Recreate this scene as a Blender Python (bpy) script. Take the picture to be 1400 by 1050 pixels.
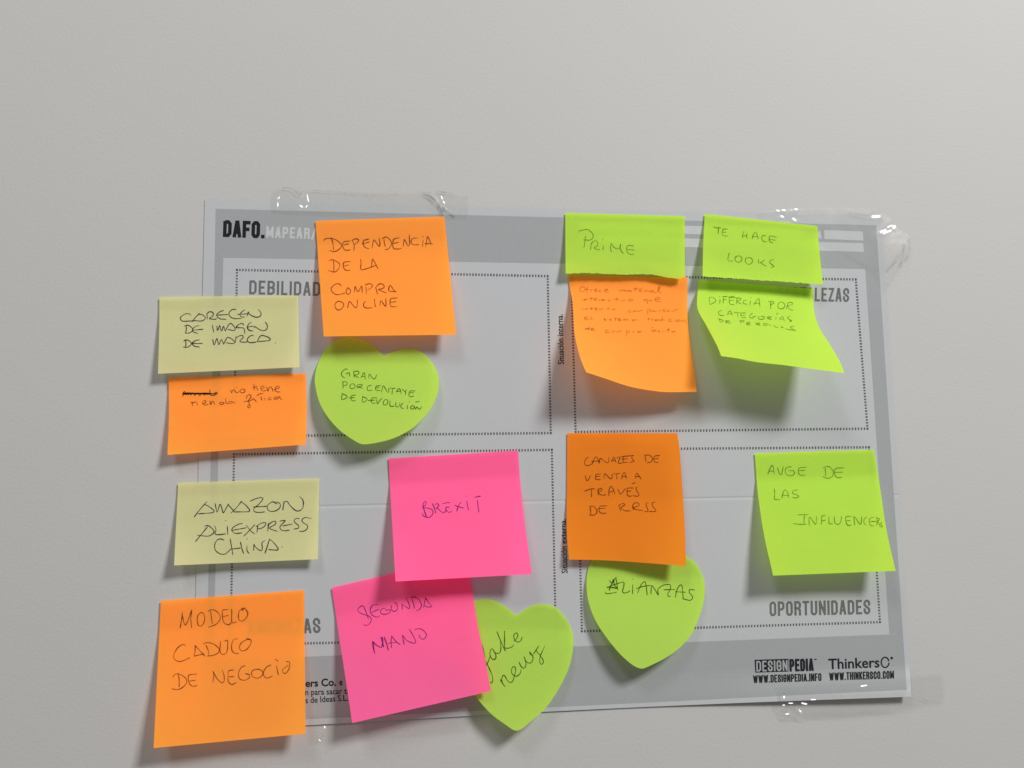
import bpy, bmesh, math, random
from mathutils import Vector, Matrix, Euler, noise
from mathutils.bvhtree import BVHTree

random.seed(7)
for o in list(bpy.data.objects):
    bpy.data.objects.remove(o, do_unlink=True)
S = bpy.context.scene
COL = S.collection

# ------------------------------------------------------------------ camera
# The wall is the plane y = 0 (x to the right, z up, room towards -y), 1 unit = 1 metre.
FPX = 1210.0                      # focal length in photo pixels (1400 x 1050)
cam_data = bpy.data.cameras.new('camera')
cam = bpy.data.objects.new('camera', cam_data)
COL.objects.link(cam)
cam.location = (-0.09853539, -0.51769442, -0.01472955)
cam.rotation_euler = tuple(math.radians(a) for a in (96.10442226, 0.89333244, -7.30048671))
cam_data.sensor_width = 36.0
cam_data.lens = FPX / 1400.0 * 36.0
cam_data.clip_start = 0.01
cam_data.clip_end = 50.0
S.camera = cam

# ------------------------------------------------------------------ light of the room
world = bpy.data.worlds.new('World')
S.world = world
world.use_nodes = True
bg = world.node_tree.nodes['Background']
bg.inputs['Color'].default_value = (1.0, 0.945, 0.915, 1)
bg.inputs['Strength'].default_value = 0.28

def area(name, loc, target, sx, sy, watts, color):
    d = bpy.data.lights.new(name, 'AREA')
    d.shape = 'RECTANGLE'
    d.size, d.size_y = sx, sy
    d.energy = watts
    d.color = color
    o = bpy.data.objects.new(name, d)
    COL.objects.link(o)
    o.location = loc
    o.rotation_euler = (Vector(target) - Vector(loc)).to_track_quat('-Z', 'Y').to_euler()
    return o

KEY = (1.45, -1.78, 1.72)
area('ceiling_panel_light', KEY, (0.0, 0, 0), 0.58, 0.58, 98.0, (0.985, 1.0, 0.985))
area('far_ceiling_panel_light', (-0.75, -1.25, 1.75), (0.0, 0, 0), 0.5, 0.5, 14.0, (0.99, 1.0, 0.97))

vs = S.view_settings
vs.view_transform = 'Standard'
vs.look = 'None'
vs.exposure = 0.0
vs.gamma = 1.0
vs.use_curve_mapping = False

# ------------------------------------------------------------------ helpers: sight lines
CM = Matrix.Translation(cam.location) @ Euler(cam.rotation_euler).to_matrix().to_4x4()
CR = CM.to_3x3()
CP = CM.translation.copy()

def ray(px, py):
    return (CR @ Vector(((px - 700) / FPX, (525 - py) / FPX, -1.0))).normalized()

def at(px, py, h):
    """point seen at pixel (px, py) that stands h metres off the wall"""
    d = ray(px, py)
    return CP + d * ((-h - CP.y) / d.y)

# ------------------------------------------------------------------ helpers: materials
def srgb(r, g, b):
    f = lambda c: (c / 255 / 12.92) if c / 255 <= 0.04045 else ((c / 255 + 0.055) / 1.055) ** 2.4
    return (f(r), f(g), f(b), 1)

def new_mat(name):
    m = bpy.data.materials.new(name)
    m.use_nodes = True
    nt = m.node_tree
    nt.nodes.clear()
    return m, nt, nt.nodes.new('ShaderNodeOutputMaterial')

def node(nt, kind, **inp):
    n = nt.nodes.new(kind)
    for k, v in inp.items():
        n.inputs[k.replace('_', ' ')].default_value = v
    return n

def mottled(nt, color, scale, amount, detail=4.0):
    """a colour with slight irregular variation of the material itself"""
    tc = nt.nodes.new('ShaderNodeTexCoord')
    nz = node(nt, 'ShaderNodeTexNoise', Scale=scale, Detail=detail, Roughness=0.6)
    nt.links.new(tc.outputs['Object'], nz.inputs['Vector'])
    mx = nt.nodes.new('ShaderNodeMix')
    mx.data_type = 'RGBA'
    c = color
    mx.inputs['A'].default_value = (c[0] * (1 - amount), c[1] * (1 - amount), c[2] * (1 - amount), 1)
    mx.inputs['B'].default_value = (min(1, c[0] * (1 + amount)), min(1, c[1] * (1 + amount)), min(1, c[2] * (1 + amount)), 1)
    nt.links.new(nz.outputs['Fac'], mx.inputs['Factor'])
    return mx.outputs['Result'], tc

def paper_mat(name, color, through, grain=0.05, bump=0.00004, scale=900):
    m, nt, out = new_mat(name)
    col, tc = mottled(nt, color, scale, grain)
    nb = node(nt, 'ShaderNodeTexNoise', Scale=1800.0, Detail=3.0)
    nt.links.new(tc.outputs['Object'], nb.inputs['Vector'])
    bp = node(nt, 'ShaderNodeBump', Strength=0.5, Distance=bump)
    nt.links.new(nb.outputs['Fac'], bp.inputs['Height'])
    df = nt.nodes.new('ShaderNodeBsdfDiffuse')
    tl = nt.nodes.new('ShaderNodeBsdfTranslucent')
    nt.links.new(col, df.inputs['Color'])
    tl.inputs['Color'].default_value = through
    nt.links.new(bp.outputs['Normal'], df.inputs['Normal'])
    ad = nt.nodes.new('ShaderNodeAddShader')            # thin paper: part of the light comes back, part goes through
    nt.links.new(df.outputs[0], ad.inputs[0])
    nt.links.new(tl.outputs[0], ad.inputs[1])
    nt.links.new(ad.outputs[0], out.inputs['Surface'])
    return m

def ink_mat(name, color, cover):
    """pen or printing ink: partly lets the paper under it show, patchy like a ball pen"""
    m, nt, out = new_mat(name)
    tc = nt.nodes.new('ShaderNodeTexCoord')
    nz = node(nt, 'ShaderNodeTexNoise', Scale=420.0, Detail=3.0)
    nt.links.new(tc.outputs['Object'], nz.inputs['Vector'])
    mr = node(nt, 'ShaderNodeMapRange')
    mr.inputs['From Min'].default_value = 0.25
    mr.inputs['From Max'].default_value = 0.75
    mr.inputs['To Min'].default_value = max(0, cover - 0.22)
    mr.inputs['To Max'].default_value = min(1, cover + 0.16)
    nt.links.new(nz.outputs['Fac'], mr.inputs['Value'])
    tr = nt.nodes.new('ShaderNodeBsdfTransparent')
    df = node(nt, 'ShaderNodeBsdfDiffuse', Color=color)
    mx = nt.nodes.new('ShaderNodeMixShader')
    nt.links.new(mr.outputs['Result'], mx.inputs['Fac'])
    nt.links.new(tr.outputs[0], mx.inputs[1])
    nt.links.new(df.outputs[0], mx.inputs[2])
    nt.links.new(mx.outputs[0], out.inputs['Surface'])
    return m

def print_mat(name, color, grain=0.06):
    m, nt, out = new_mat(name)
    col, _ = mottled(nt, color, 700, grain)
    df = nt.nodes.new('ShaderNodeBsdfDiffuse')
    nt.links.new(col, df.inputs['Color'])
    nt.links.new(df.outputs[0], out.inputs['Surface'])
    return m

# wall paint: warm light grey with fine roller texture
def wall_mat():
    m, nt, out = new_mat('wall_paint')
    tc = nt.nodes.new('ShaderNodeTexCoord')
    big = node(nt, 'ShaderNodeTexNoise', Scale=14.0, Detail=5.0, Roughness=0.6)
    fine = node(nt, 'ShaderNodeTexNoise', Scale=380.0, Detail=4.0, Roughness=0.65)
    grit = node(nt, 'ShaderNodeTexNoise', Scale=700.0, Detail=3.0, Roughness=0.6)
    for n in (big, fine, grit):
        nt.links.new(tc.outputs['Object'], n.inputs['Vector'])
    ramp = nt.nodes.new('ShaderNodeMix')
    ramp.data_type = 'RGBA'
    ramp.inputs['A'].default_value = (0.381, 0.378, 0.371, 1)
    ramp.inputs['B'].default_value = (0.408, 0.395, 0.392, 1)
    add = nt.nodes.new('ShaderNodeMath')
    add.operation = 'MULTIPLY_ADD'
    add.inputs[1].default_value = 0.35
    nt.links.new(fine.outputs['Fac'], add.inputs[0])
    sc = nt.nodes.new('ShaderNodeMath')
    sc.operation = 'MULTIPLY'
    sc.inputs[1].default_value = 0.65
    nt.links.new(big.outputs['Fac'], sc.inputs[0])
    nt.links.new(sc.outputs[0], add.inputs[2])
    nt.links.new(add.outputs[0], ramp.inputs['Factor'])
    ad2 = nt.nodes.new('ShaderNodeMath')
    ad2.operation = 'ADD'
    nt.links.new(fine.outputs['Fac'], ad2.inputs[0])
    nt.links.new(grit.outputs['Fac'], ad2.inputs[1])
    bp = node(nt, 'ShaderNodeBump', Strength=0.55, Distance=0.00018)
    nt.links.new(ad2.outputs[0], bp.inputs['Height'])
    pr = node(nt, 'ShaderNodeBsdfPrincipled', Roughness=0.62)
    pr.inputs['Specular IOR Level'].default_value = 0.18
    nt.links.new(ramp.outputs['Result'], pr.inputs['Base Color'])
    nt.links.new(bp.outputs['Normal'], pr.inputs['Normal'])
    nt.links.new(pr.outputs[0], out.inputs['Surface'])
    return m

def tape_mat():
    m, nt, out = new_mat('clear_tape_film')
    tr = node(nt, 'ShaderNodeBsdfTransparent', Color=(0.984, 0.985, 0.978, 1))
    gl = node(nt, 'ShaderNodeBsdfGlossy', Color=(1, 1, 1, 1), Roughness=0.26)
    fr = nt.nodes.new('ShaderNodeFresnel')
    geo = nt.nodes.new('ShaderNodeNewGeometry')          # same film seen from either side
    ior = node(nt, 'ShaderNodeMapRange')
    ior.inputs['To Min'].default_value = 1.46
    ior.inputs['To Max'].default_value = 1 / 1.46
    nt.links.new(geo.outputs['Backfacing'], ior.inputs['Value'])
    nt.links.new(ior.outputs['Result'], fr.inputs['IOR'])
    mx = nt.nodes.new('ShaderNodeMixShader')
    nt.links.new(fr.outputs[0], mx.inputs['Fac'])
    nt.links.new(tr.outputs[0], mx.inputs[1])
    nt.links.new(gl.outputs[0], mx.inputs[2])
    nt.links.new(mx.outputs[0], out.inputs['Surface'])
    return m

ORANGE = paper_mat('orange_note_paper', (0.525, 0.210, 0.038, 1), (0.84, 0.235, 0.008, 1), 0.06)
ORANGE_SHADED = paper_mat('shaded_orange_note_paper', (0.520, 0.155, 0.015, 1), (0.46, 0.125, 0.008, 1), 0.055)  # darker copy of the orange paper, the note's shade put into its colour
GREEN = paper_mat('lime_note_paper', (0.270, 0.395, 0.052, 1), (0.34, 0.52, 0.012, 1), 0.06)
HEARTG = paper_mat('green_heart_paper', (0.265, 0.385, 0.066, 1), (0.30, 0.46, 0.020, 1), 0.06)
PINK = paper_mat('pink_note_paper', (0.575, 0.092, 0.228, 1), (0.68, 0.050, 0.165, 1), 0.06)
YELLOW = paper_mat('pale_yellow_note_paper', (0.374, 0.362, 0.198, 1), (0.43, 0.42, 0.200, 1), 0.055)
SHEET = paper_mat('worksheet_paper', (0.375, 0.382, 0.397, 1), (0.03, 0.03, 0.03, 1), 0.035, scale=300)
GREY = print_mat('grey_print', (0.268, 0.275, 0.284, 1))
PALE = print_mat('pale_print', (0.40, 0.404, 0.412, 1))
BLACK = print_mat('black_print', (0.016, 0.017, 0.020, 1))
DARKG = print_mat('dark_grey_print', (0.118, 0.118, 0.115, 1))
DOTM = print_mat('dotted_line_print', (0.085, 0.085, 0.088, 1))
INK_BLUE = ink_mat('dark_blue_pen', (0.012, 0.014, 0.035, 1), 0.86)
INK_BROWN = ink_mat('black_pen_on_orange', (0.055, 0.018, 0.010, 1), 0.64)
INK_THIN = ink_mat('thin_pen_on_orange', (0.20, 0.065, 0.012, 1), 0.47)
INK_GREEN = ink_mat('black_pen_on_green', (0.028, 0.055, 0.008, 1), 0.76)
INK_PALEG = ink_mat('thin_pen_on_green', (0.060, 0.125, 0.010, 1), 0.56)
INK_PINK = ink_mat('violet_pen_on_pink', (0.100, 0.008, 0.130, 1), 0.72)
INK_BLACK = ink_mat('black_pen', (0.012, 0.008, 0.006, 1), 0.9)
TAPE = tape_mat()

# ------------------------------------------------------------------ helpers: meshes
def link(name, verts, faces, mat, parent=None, smooth=False):
    me = bpy.data.meshes.new(name)
    me.from_pydata([tuple(v) for v in verts], [], faces)
    me.update()
    if smooth:
        for p in me.polygons:
            p.use_smooth = True
    me.materials.append(mat)
    o = bpy.data.objects.new(name, me)
    COL.objects.link(o)
    if parent:
        o.parent = parent
    return o

def tag(o, label, cat, group=None):
    o['label'] = label
    o['category'] = cat
    if group:
        o['group'] = group
    return o

def bvh_of(verts, faces):
    return BVHTree.FromPolygons([Vector(v) for v in verts], faces)

def catmull(pts, step=1.2, closed=False):
    """smooth curve through the points, resampled about every step pixels"""
    P = [Vector((p[0], p[1])) for p in pts]
    n = len(P)
    if n < 3 and not closed:
        L = (P[1] - P[0]).length
        k = max(2, int(L / step))
        return [P[0].lerp(P[1], i / k) for i in range(k + 1)]
    out = []
    segs = n if closed else n - 1
    for i in range(segs):
        p1, p2 = P[i % n], P[(i + 1) % n]
        p0 = P[(i - 1) % n] if (closed or i > 0) else p1 * 2 - p2
        p3 = P[(i + 2) % n] if (closed or i + 2 < n) else p2 * 2 - p1
        k = max(2, int((p2 - p1).length / step))
        # centripetal-ish: limit tangents by the segment length
        L = (p2 - p1).length
        m1 = (p2 - p0) * 0.5
        m2 = (p3 - p1) * 0.5
        if m1.length > L: m1 = m1.normalized() * L
        if m2.length > L: m2 = m2.normalized() * L
        for j in range(k):
            t = j / k
            t2, t3 = t * t, t * t * t
            out.append(p1 * (2 * t3 - 3 * t2 + 1) + m1 * (t3 - 2 * t2 + t) + p2 * (-2 * t3 + 3 * t2) + m2 * (t3 - t2))
    if not closed:
        out.append(P[-1])
    return out

def resample(poly, n):
    """n + 1 points evenly along a polyline"""
    L = [0.0]
    for a, b in zip(poly, poly[1:]):
        L.append(L[-1] + (b - a).length)
    out, j = [], 0
    for i in range(n + 1):
        d = L[-1] * i / n
        while j < len(L) - 2 and L[j + 1] < d:
            j += 1
        s = (L[j + 1] - L[j]) or 1e-9
        out.append(poly[j].lerp(poly[j + 1], min(1, max(0, (d - L[j]) / s))))
    return out

def coons(top, right, bottom, left, nu, nv):
    """four pixel curves (top L>R, right T>B, bottom L>R, left T>B) -> grid of pixel points"""
    T, B = resample(top, nu), resample(bottom, nu)
    Lc, Rc = resample(left, nv), resample(right, nv)
    g = []
    for j in range(nv + 1):
        v = j / nv
        row = []
        for i in range(nu + 1):
            u = i / nu
            p = T[i] * (1 - v) + B[i] * v + Lc[j] * (1 - u) + Rc[j] * u
            p = p - (T[0] * (1 - u) * (1 - v) + T[nu] * u * (1 - v) + B[0] * (1 - u) * v + B[nu] * u * v)
            row.append(p)
        g.append(row)
    return g

def grid_faces(nu, nv):
    w = nu + 1
    return [(j * w + i, (j + 1) * w + i, (j + 1) * w + i + 1, j * w + i + 1) for j in range(nv) for i in range(nu)]

class Marks:
    """collects ink or print that lies on a surface; becomes ONE mesh"""
    def __init__(self, bvh, lift=0.00006):
        self.b, self.lift, self.v, self.f, self.k = bvh, lift, [], [], 0
    def hit(self, p, extra=0.0):
        d = ray(p[0], p[1])
        loc, nor, idx, dist = self.b.ray_cast(CP, d)
        if loc is None:
            return None
        if nor.dot(d) > 0:
            nor = -nor
        return loc + nor * (self.lift + extra)
    def poly(self, pts, extra=0.0):
        q = [self.hit(p, extra) for p in pts]
        if any(x is None for x in q):
            return
        n = len(self.v)
        self.v += q
        self.f.append(tuple(range(n, n + len(q))))
    def strip(self, left, right):
        self.k += 1
        ex = (self.k % 40) * 0.0000015
        prev = None
        for a, b in zip(left, right):
            A, B = self.hit(a, ex), self.hit(b, ex)
            if A is None or B is None:
                prev = None
                continue
            n = len(self.v)
            self.v += [A, B]
            if prev is not None:
                self.f.append((prev, prev + 1, n + 1, n))
            prev = n
    def pen(self, pts, w, wob=0.26):
        """a hand-drawn stroke of about w pixels"""
        w *= 0.85
        if len(pts) == 1:
            x, y = pts[0]
            self.poly([(x + w * 0.6 * math.cos(a), y + w * 0.6 * math.sin(a)) for a in [i * math.pi / 4 for i in range(8)]])
            return
        c = catmull(pts, 1.0)
        L, R = [], []
        n = len(c)
        seed = random.random() * 100
        for i, p in enumerate(c):
            t = (c[min(n - 1, i + 1)] - c[max(0, i - 1)])
            t = t.normalized() if t.length > 1e-6 else Vector((1, 0))
            nn = Vector((-t.y, t.x))
            e = min(i, n - 1 - i)
            ww = w * (1 + wob * noise.noise((seed, i * 0.13, 0)) * 2) * (0.62 + 0.38 * min(1, e / 2.0)) * 0.5
            L.append(p + nn * ww)
            R.append(p - nn * ww)
        self.strip(L, R)
    def bar(self, pts, w, closed=False, cap=0.0):
        """a printed stroke with mitred corners; pts in pixels"""
        P = [Vector((p[0], p[1])) for p in pts]
        n = len(P)
        if not closed:
            for i in range(1, n - 1):                   # break sharp corners into separate strokes
                d1, d2 = (P[i] - P[i - 1]), (P[i + 1] - P[i])
                if d1.length > 1e-6 and d2.length > 1e-6 and d1.normalized().dot(d2.normalized()) < -0.3:
                    self.bar(P[:i + 1], w, False, cap)
                    self.bar(P[i:], w, False, cap)
                    return
        L, R = [], []
        for i, p in enumerate(P):
            a = P[i - 1] if (i > 0 or closed) else None
            b = P[(i + 1) % n] if (i < n - 1 or closed) else None
            d1 = (p - a).normalized() if a is not None else None
            d2 = (b - p).normalized() if b is not None else None
            if d1 is None: d1 = d2
            if d2 is None: d2 = d1
            n1, n2 = Vector((-d1.y, d1.x)), Vector((-d2.y, d2.x))
            m = n1 + n2
            m = m.normalized() if m.length > 1e-6 else n1
            k = min(2.2, 1 / max(0.2, m.dot(n1)))
            q = p.copy()
            if not closed and i == 0: q -= d1 * cap
            if not closed and i == n - 1: q += d1 * cap
            L.append(q + m * (w * 0.5 * k))
            R.append(q - m * (w * 0.5 * k))
        if closed:
            L.append(L[0]); R.append(R[0])
        # subdivide so that it follows the paper
        L2, R2 = [L[0]], [R[0]]
        for i in range(1, len(L)):
            k = max(1, int((L[i] - L[i - 1]).length / 12))
            for j in range(1, k + 1):
                L2.append(L[i - 1].lerp(L[i], j / k)); R2.append(R[i - 1].lerp(R[i], j / k))
        self.strip(L2, R2)
    def patch(self, tl, tr, br, bl, nu=40, nv=6):
        V = lambda p: Vector((p[0], p[1]))
        tl, tr, br, bl = V(tl), V(tr), V(br), V(bl)
        base = len(self.v)
        for j in range(nv + 1):
            for i in range(nu + 1):
                u, v = i / nu, j / nv
                p = (tl * (1 - u) + tr * u) * (1 - v) + (bl * (1 - u) + br * u) * v
                h = self.hit(p)
                self.v.append(h if h is not None else at(p.x, p.y, 0.001))
        self.f += [tuple(base + k for k in f) for f in grid_faces(nu, nv)]
    def build(self, name, mat, parent, label=None):
        o = link(name, self.v, self.f, mat, parent)
        if label:
            o['label'] = label
        return o

# ------------------------------------------------------------------ the wall
def make_wall():
    w = link('wall', [(-4, 0, -3), (4, 0, -3), (4, 0, 3), (-4, 0, 3)], [(0, 1, 2, 3)], wall_mat())
    w['kind'] = 'structure'
make_wall()

# ------------------------------------------------------------------ the worksheet taped to the wall
def smooth01(a, b, x):
    t = min(1, max(0, (x - a) / (b - a)))
    return t * t * (3 - 2 * t)

def sheet_height(u, v):
    h = 0.00042 + 0.00020 * noise.noise((u * 3.1, v * 2.3, 4.2)) + 0.00007 * noise.noise((u * 11, v * 8, 1.0))
    h -= 0.00022 * max(0.0, 1 - abs(v - 0.582) / 0.0030)                     # fold across the sheet
    low = smooth01(0.93, 1.0, v)
    h += low * (0.0005 + 0.0038 * smooth01(0.62, 0.97, u))                   # lower edge stands off the wall
    return max(0.00015, h)

SH_TL, SH_TR, SH_BR, SH_BL = (280, 273), (1205.5, 293), (1246, 952.5), (264, 1000)
def make_sheet():
    us = [i / 120 for i in range(121)]
    vs_ = sorted(set([i / 90 for i in range(91)] + [0.5745, 0.579, 0.5805, 0.582, 0.5835, 0.585, 0.5895] + [0.93 + i * 0.01 for i in range(8)]))
    V = lambda p: Vector(p)
    top = catmull([SH_TL, (600, 281), (900, 288.5), SH_TR], 5)
    bot = catmull([SH_BL, (430, 991), (748, 973), (1000, 961.5), SH_BR], 5)
    lef = catmull([SH_TL, (277, 400), (271, 650), SH_BL], 5)
    rig = catmull([SH_TR, (1222, 560), SH_BR], 5)
    nu, nv = 240, 400
    g = coons(top, rig, bot, lef, nu, nv)
    verts = []
    for v in vs_:
        for u in us:
            p = g[int(round(v * nv))][int(round(u * nu))]
            fv = v * nv
            j = min(nv - 1, int(fv)); t = fv - j
            i = int(round(u * nu))
            p = g[j][i].lerp(g[j + 1][i], t)
            verts.append(at(p.x, p.y, sheet_height(u, v)))
    faces = grid_faces(120, len(vs_) - 1)
    o = link('worksheet_poster', verts, faces, SHEET, smooth=True)
    tag(o, 'large white worksheet with grey border and four dotted boxes taped to the wall', 'poster')
    return o, bvh_of(verts, faces)
sheet, SHB = make_sheet()

# grey printed border: four bands that butt at the corners
m = Marks(SHB, 0.00004)
OTL, OTR, OBR, OBL = (295, 285.5), (1198, 308), (1239.5, 943), (281, 990)
ITL, ITR, IBR, IBL = (305.4, 352), (1183, 368), (1216, 866.6), (291.5, 903)
def on(a, b, x):                                # point of line a-b at column x
    t = (x - a[0]) / (b[0] - a[0]); return (x, a[1] + (b[1] - a[1]) * t)
def ony(a, b, y):
    t = (y - a[1]) / (b[1] - a[1]); return (a[0] + (b[0] - a[0]) * t, y)
LT, LB = ony(OTL, OBL, 352), ony(OTL, OBL, 903)
RT, RB = ony(OTR, OBR, 368), ony(OTR, OBR, 866.6)
m.patch(OTL, OTR, RT, LT, 120, 8)
m.patch(LB, RB, OBR, OBL, 120, 14)
m.patch(LT, ITL, IBL, LB, 3, 80)
m.patch(ITR, RT, RB, IBR, 4, 80)
m.build('printed_border', GREY, sheet)

# blank entry fields in the header
def fields():
    m = Marks(SHB, 0.00009)
    m.patch((790, 304.5), (1096, 313), (1096, 324.5), (790, 316), 60, 2)
    m.patch((1126.5, 314.5), (1179.5, 316.5), (1180.5, 329), (1127, 327), 12, 2)
    m.patch((790, 322), (1180, 332.5), (1181, 344.5), (790, 334), 80, 2)
    m.build('entry_fields', PALE, sheet)
fields()

# dotted frames
def dotted(tl, tr, br, bl):
    m = Marks(SHB, 0.00007)
    def side(a, b, wl, wt, pitch):
        a, b = Vector(a), Vector(b)
        d = b - a
        n = int(d.length / pitch)
        d.normalize()
        e = Vector((-d.y, d.x))
        for i in range(n + 1):
            p = a + d * (i * (b - a).length / n)
            l, t = wl * random.uniform(0.88, 1.08) * 0.5, wt * random.uniform(0.9, 1.08) * 0.5
            m.poly([p - d * l - e * t, p + d * l - e * t, p + d * l + e * t, p - d * l + e * t])
    side(tl, tr, 1.95, 3.3, 4.05)
    side(bl, br, 1.95, 3.3, 4.05)
    side(tl, bl, 2.2, 2.8, 3.95)
    side(tr, br, 2.2, 2.8, 3.95)
    m.build('dotted_frame', DOTM, sheet)
dotted((324, 369), (748.8, 377.5), (753, 592), (320, 596.5))
dotted((781, 377), (1170, 382), (1186, 586), (787, 590.5))
dotted((320, 621), (754.5, 615), (760, 871.5), (315, 882))
dotted((789.5, 614.5), (1188, 611.5), (1203, 850.5), (795.5, 863))

# condensed capitals
_O = [(0, .14), (.28, 0), (.72, 0), (1, .14), (1, .86), (.72, 1), (.28, 1), (0, .86)]
GL = {
 'A': (1.0, [[(0, 1), (.42, 0), (.58, 0), (1, 1)], [(.2, .74), (.8, .74)]]),
 'B': (1.0, [[(0, 0), (.7, 0), (1, .12), (1, .36), (.72, .48), (1, .6), (1, .88), (.7, 1), (0, 1), (0, 0)], [(0, .48), (.7, .48)]]),
 'C': (1.0, [[(1, .33), (1, .14), (.72, 0), (.28, 0), (0, .14), (0, .86), (.28, 1), (.72, 1), (1, .86), (1, .67)]]),
 'D': (1.0, [[(0, 0), (.66, 0), (1, .15), (1, .85), (.66, 1), (0, 1), (0, -.06)]]),
 'E': (.86, [[(1, 0), (0, 0), (0, 1), (1, 1)], [(0, .49), (.8, .49)]]),
 'F': (.84, [[(1, 0), (0, 0), (0, 1)], [(0, .5), (.8, .5)]]),
 'G': (1.0, [[(1, .33), (1, .14), (.72, 0), (.28, 0), (0, .14), (0, .86), (.28, 1), (.72, 1), (1, .86), (1, .53), (.6, .53)]]),
 'H': (1.0, [[(0, 0), (0, 1)], [(1, 0), (1, 1)], [(0, .5), (1, .5)]]),
 'I': (0.0, [[(.5, 0), (.5, 1)]]),
 'K': (1.0, [[(0, 0), (0, 1)], [(1, 0), (.1, .6)], [(.38, .42), (1, 1)]]),
 'L': (.8, [[(0, 0), (0, 1), (1, 1)]]),
 'M': (1.4, [[(0, 1), (0, 0), (.5, .82), (1, 0), (1, 1)]]),
 'N': (1.05, [[(0, 1), (0, 0), (1, 1), (1, 0)]]),
 'O': (1.0, [_O]),
 'P': (1.0, [[(0, 1), (0, 0), (.7, 0), (1, .13), (1, .43), (.7, .56), (0, .56)]]),
 'R': (1.0, [[(0, 1), (0, 0), (.7, 0), (1, .12), (1, .38), (.7, .5), (0, .5)], [(.6, .5), (.96, .62), (1, 1)]]),
 'S': (1.0, [[(1, .3), (1, .14), (.72, 0), (.28, 0), (0, .14), (0, .32), (.28, .45), (.72, .56), (1, .7), (1, .86), (.72, 1), (.28, 1), (0, .86), (0, .7)]]),
 'T': (.95, [[(0, 0), (1, 0)], [(.5, 0), (.5, 1)]]),
 'U': (1.0, [[(0, 0), (0, .86), (.28, 1), (.72, 1), (1, .86), (1, 0)]]),
 'W': (1.75, [[(0, 0), (.25, 1), (.5, .1), (.75, 1), (1, 0)]]),
 'Z': (.9, [[(0, 0), (1, 0), (0, 1), (1, 1)]]),
 '/': (.8, [[(0, 1.05), (1, -.05)]]),
 '.': (0.0, [[(.5, 1), (.5, 1)]]),
}
def capitals(m, text, a, b, height, weight, core=0.27, gap=0.09, bend=0.0):
    """text between top-left pixel a and top-right pixel b, height px tall; weight = stroke / height"""
    A, B = Vector(a), Vector(b)
    d = (B - A).normalized(); dn = Vector((-d.y, d.x))
    adv = []
    for ch in text:
        w = (GL['O'][0] if ch == 'O' else 1) if ch not in GL else GL[ch][0]
        adv.append(weight + core * w)
    total = sum(adv) + gap * (len(text) - 1)
    sx = (B - A).length / total
    x = 0.0
    wpx = weight * min(sx, height * 1.15)
    for ch, ad in zip(text, adv):
        strokes = [_O] if ch == 'O' else GL[ch][1]
        w = 1.0 if ch == 'O' else GL[ch][0]
        for st in strokes:
            pts = []
            for (gx, gy) in st:
                X = (x + weight / 2 + (gx * core * w if w > 0 else 0)) * sx
                Y = wpx / 2 + gy * (height - wpx)
                pts.append(A + d * X + dn * Y)
            if ch == '.':
                c = pts[0]
                m.bar([c - d * wpx * 0.5, c + d * wpx * 0.5], wpx)
            else:
                m.bar(pts, wpx, closed=(ch == 'O'), cap=0 if ch == 'O' else wpx * 0.5 if ch not in 'D' else 0)
        x += ad + gap
    return m

capitals(Marks(SHB, 0.0001), 'DAFO.', (305.5, 300.8), (362.5, 302.8), 23.2, 0.185, 0.26, 0.06).build('heading_text', BLACK, sheet)
capitals(Marks(SHB, 0.0001), 'MAPEAR/I', (364, 309.5), (438, 312), 15.5, 0.17, 0.25, 0.07).build('subheading_text', PALE, sheet)
capitals(Marks(SHB, 0.0001), 'A', (1117, 315), (1123.5, 315.3), 11.5, 0.18, 0.26, 0.07).build('field_caption', PALE, sheet)
capitals(Marks(SHB, 0.0001), 'DEBILIDADES', (341, 383.2), (463, 386.2), 19.0, 0.130, 0.28, 0.105).build('box_title', DARKG, sheet)
capitals(Marks(SHB, 0.0001), 'FORTALEZAS', (1064, 392.4), (1161, 394.0), 18.6, 0.130, 0.28, 0.105).build('box_title', DARKG, sheet)
capitals(Marks(SHB, 0.0001), 'AMENAZAS', (338, 849.5), (437.5, 844.6), 20.3, 0.130, 0.28, 0.105).build('box_title', DARKG, sheet)
capitals(Marks(SHB, 0.0001), 'OPORTUNIDADES', (1052, 822.6), (1189.5, 819.8), 19.6, 0.130, 0.28, 0.105).build('box_title', DARKG, sheet)

# logos: a boxed word, plain words, addresses
m = Marks(SHB, 0.0001)
def quad_outline(m, p, w):
    m.bar(p, w, closed=True)
m.patch((1031.5, 902), (1077.8, 900.6), (1077.8, 918.2), (1032.6, 919.6), 8, 3)
capitals(m, 'PEDIA', (1079, 901), (1112, 900), 17.3, 0.205, 0.25, 0.06)
m.bar([(1113, 901.6), (1116.4, 901.4)], 1.5)
logo = m.build('boxed_logo', BLACK, sheet)
capitals(Marks(SHB, 0.00018), 'DESIGN', (1033.6, 903.6), (1076.4, 902.4), 14.6, 0.135, 0.28, 0.10).build('logo_lettering', GREY, logo)
capitals(Marks(SHB, 0.0001), 'WWW.DESIGNPEDIA.INFO', (1029.5, 923.3), (1122.8, 920.3), 10.6, 0.18, 0.27, 0.07).build('web_address', BLACK, sheet)
capitals(Marks(SHB, 0.0001), 'WWW.THINKERSCO.COM', (1133.5, 919.6), (1222, 917), 10.8, 0.185, 0.27, 0.07).build('web_address', BLACK, sheet)

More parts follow.
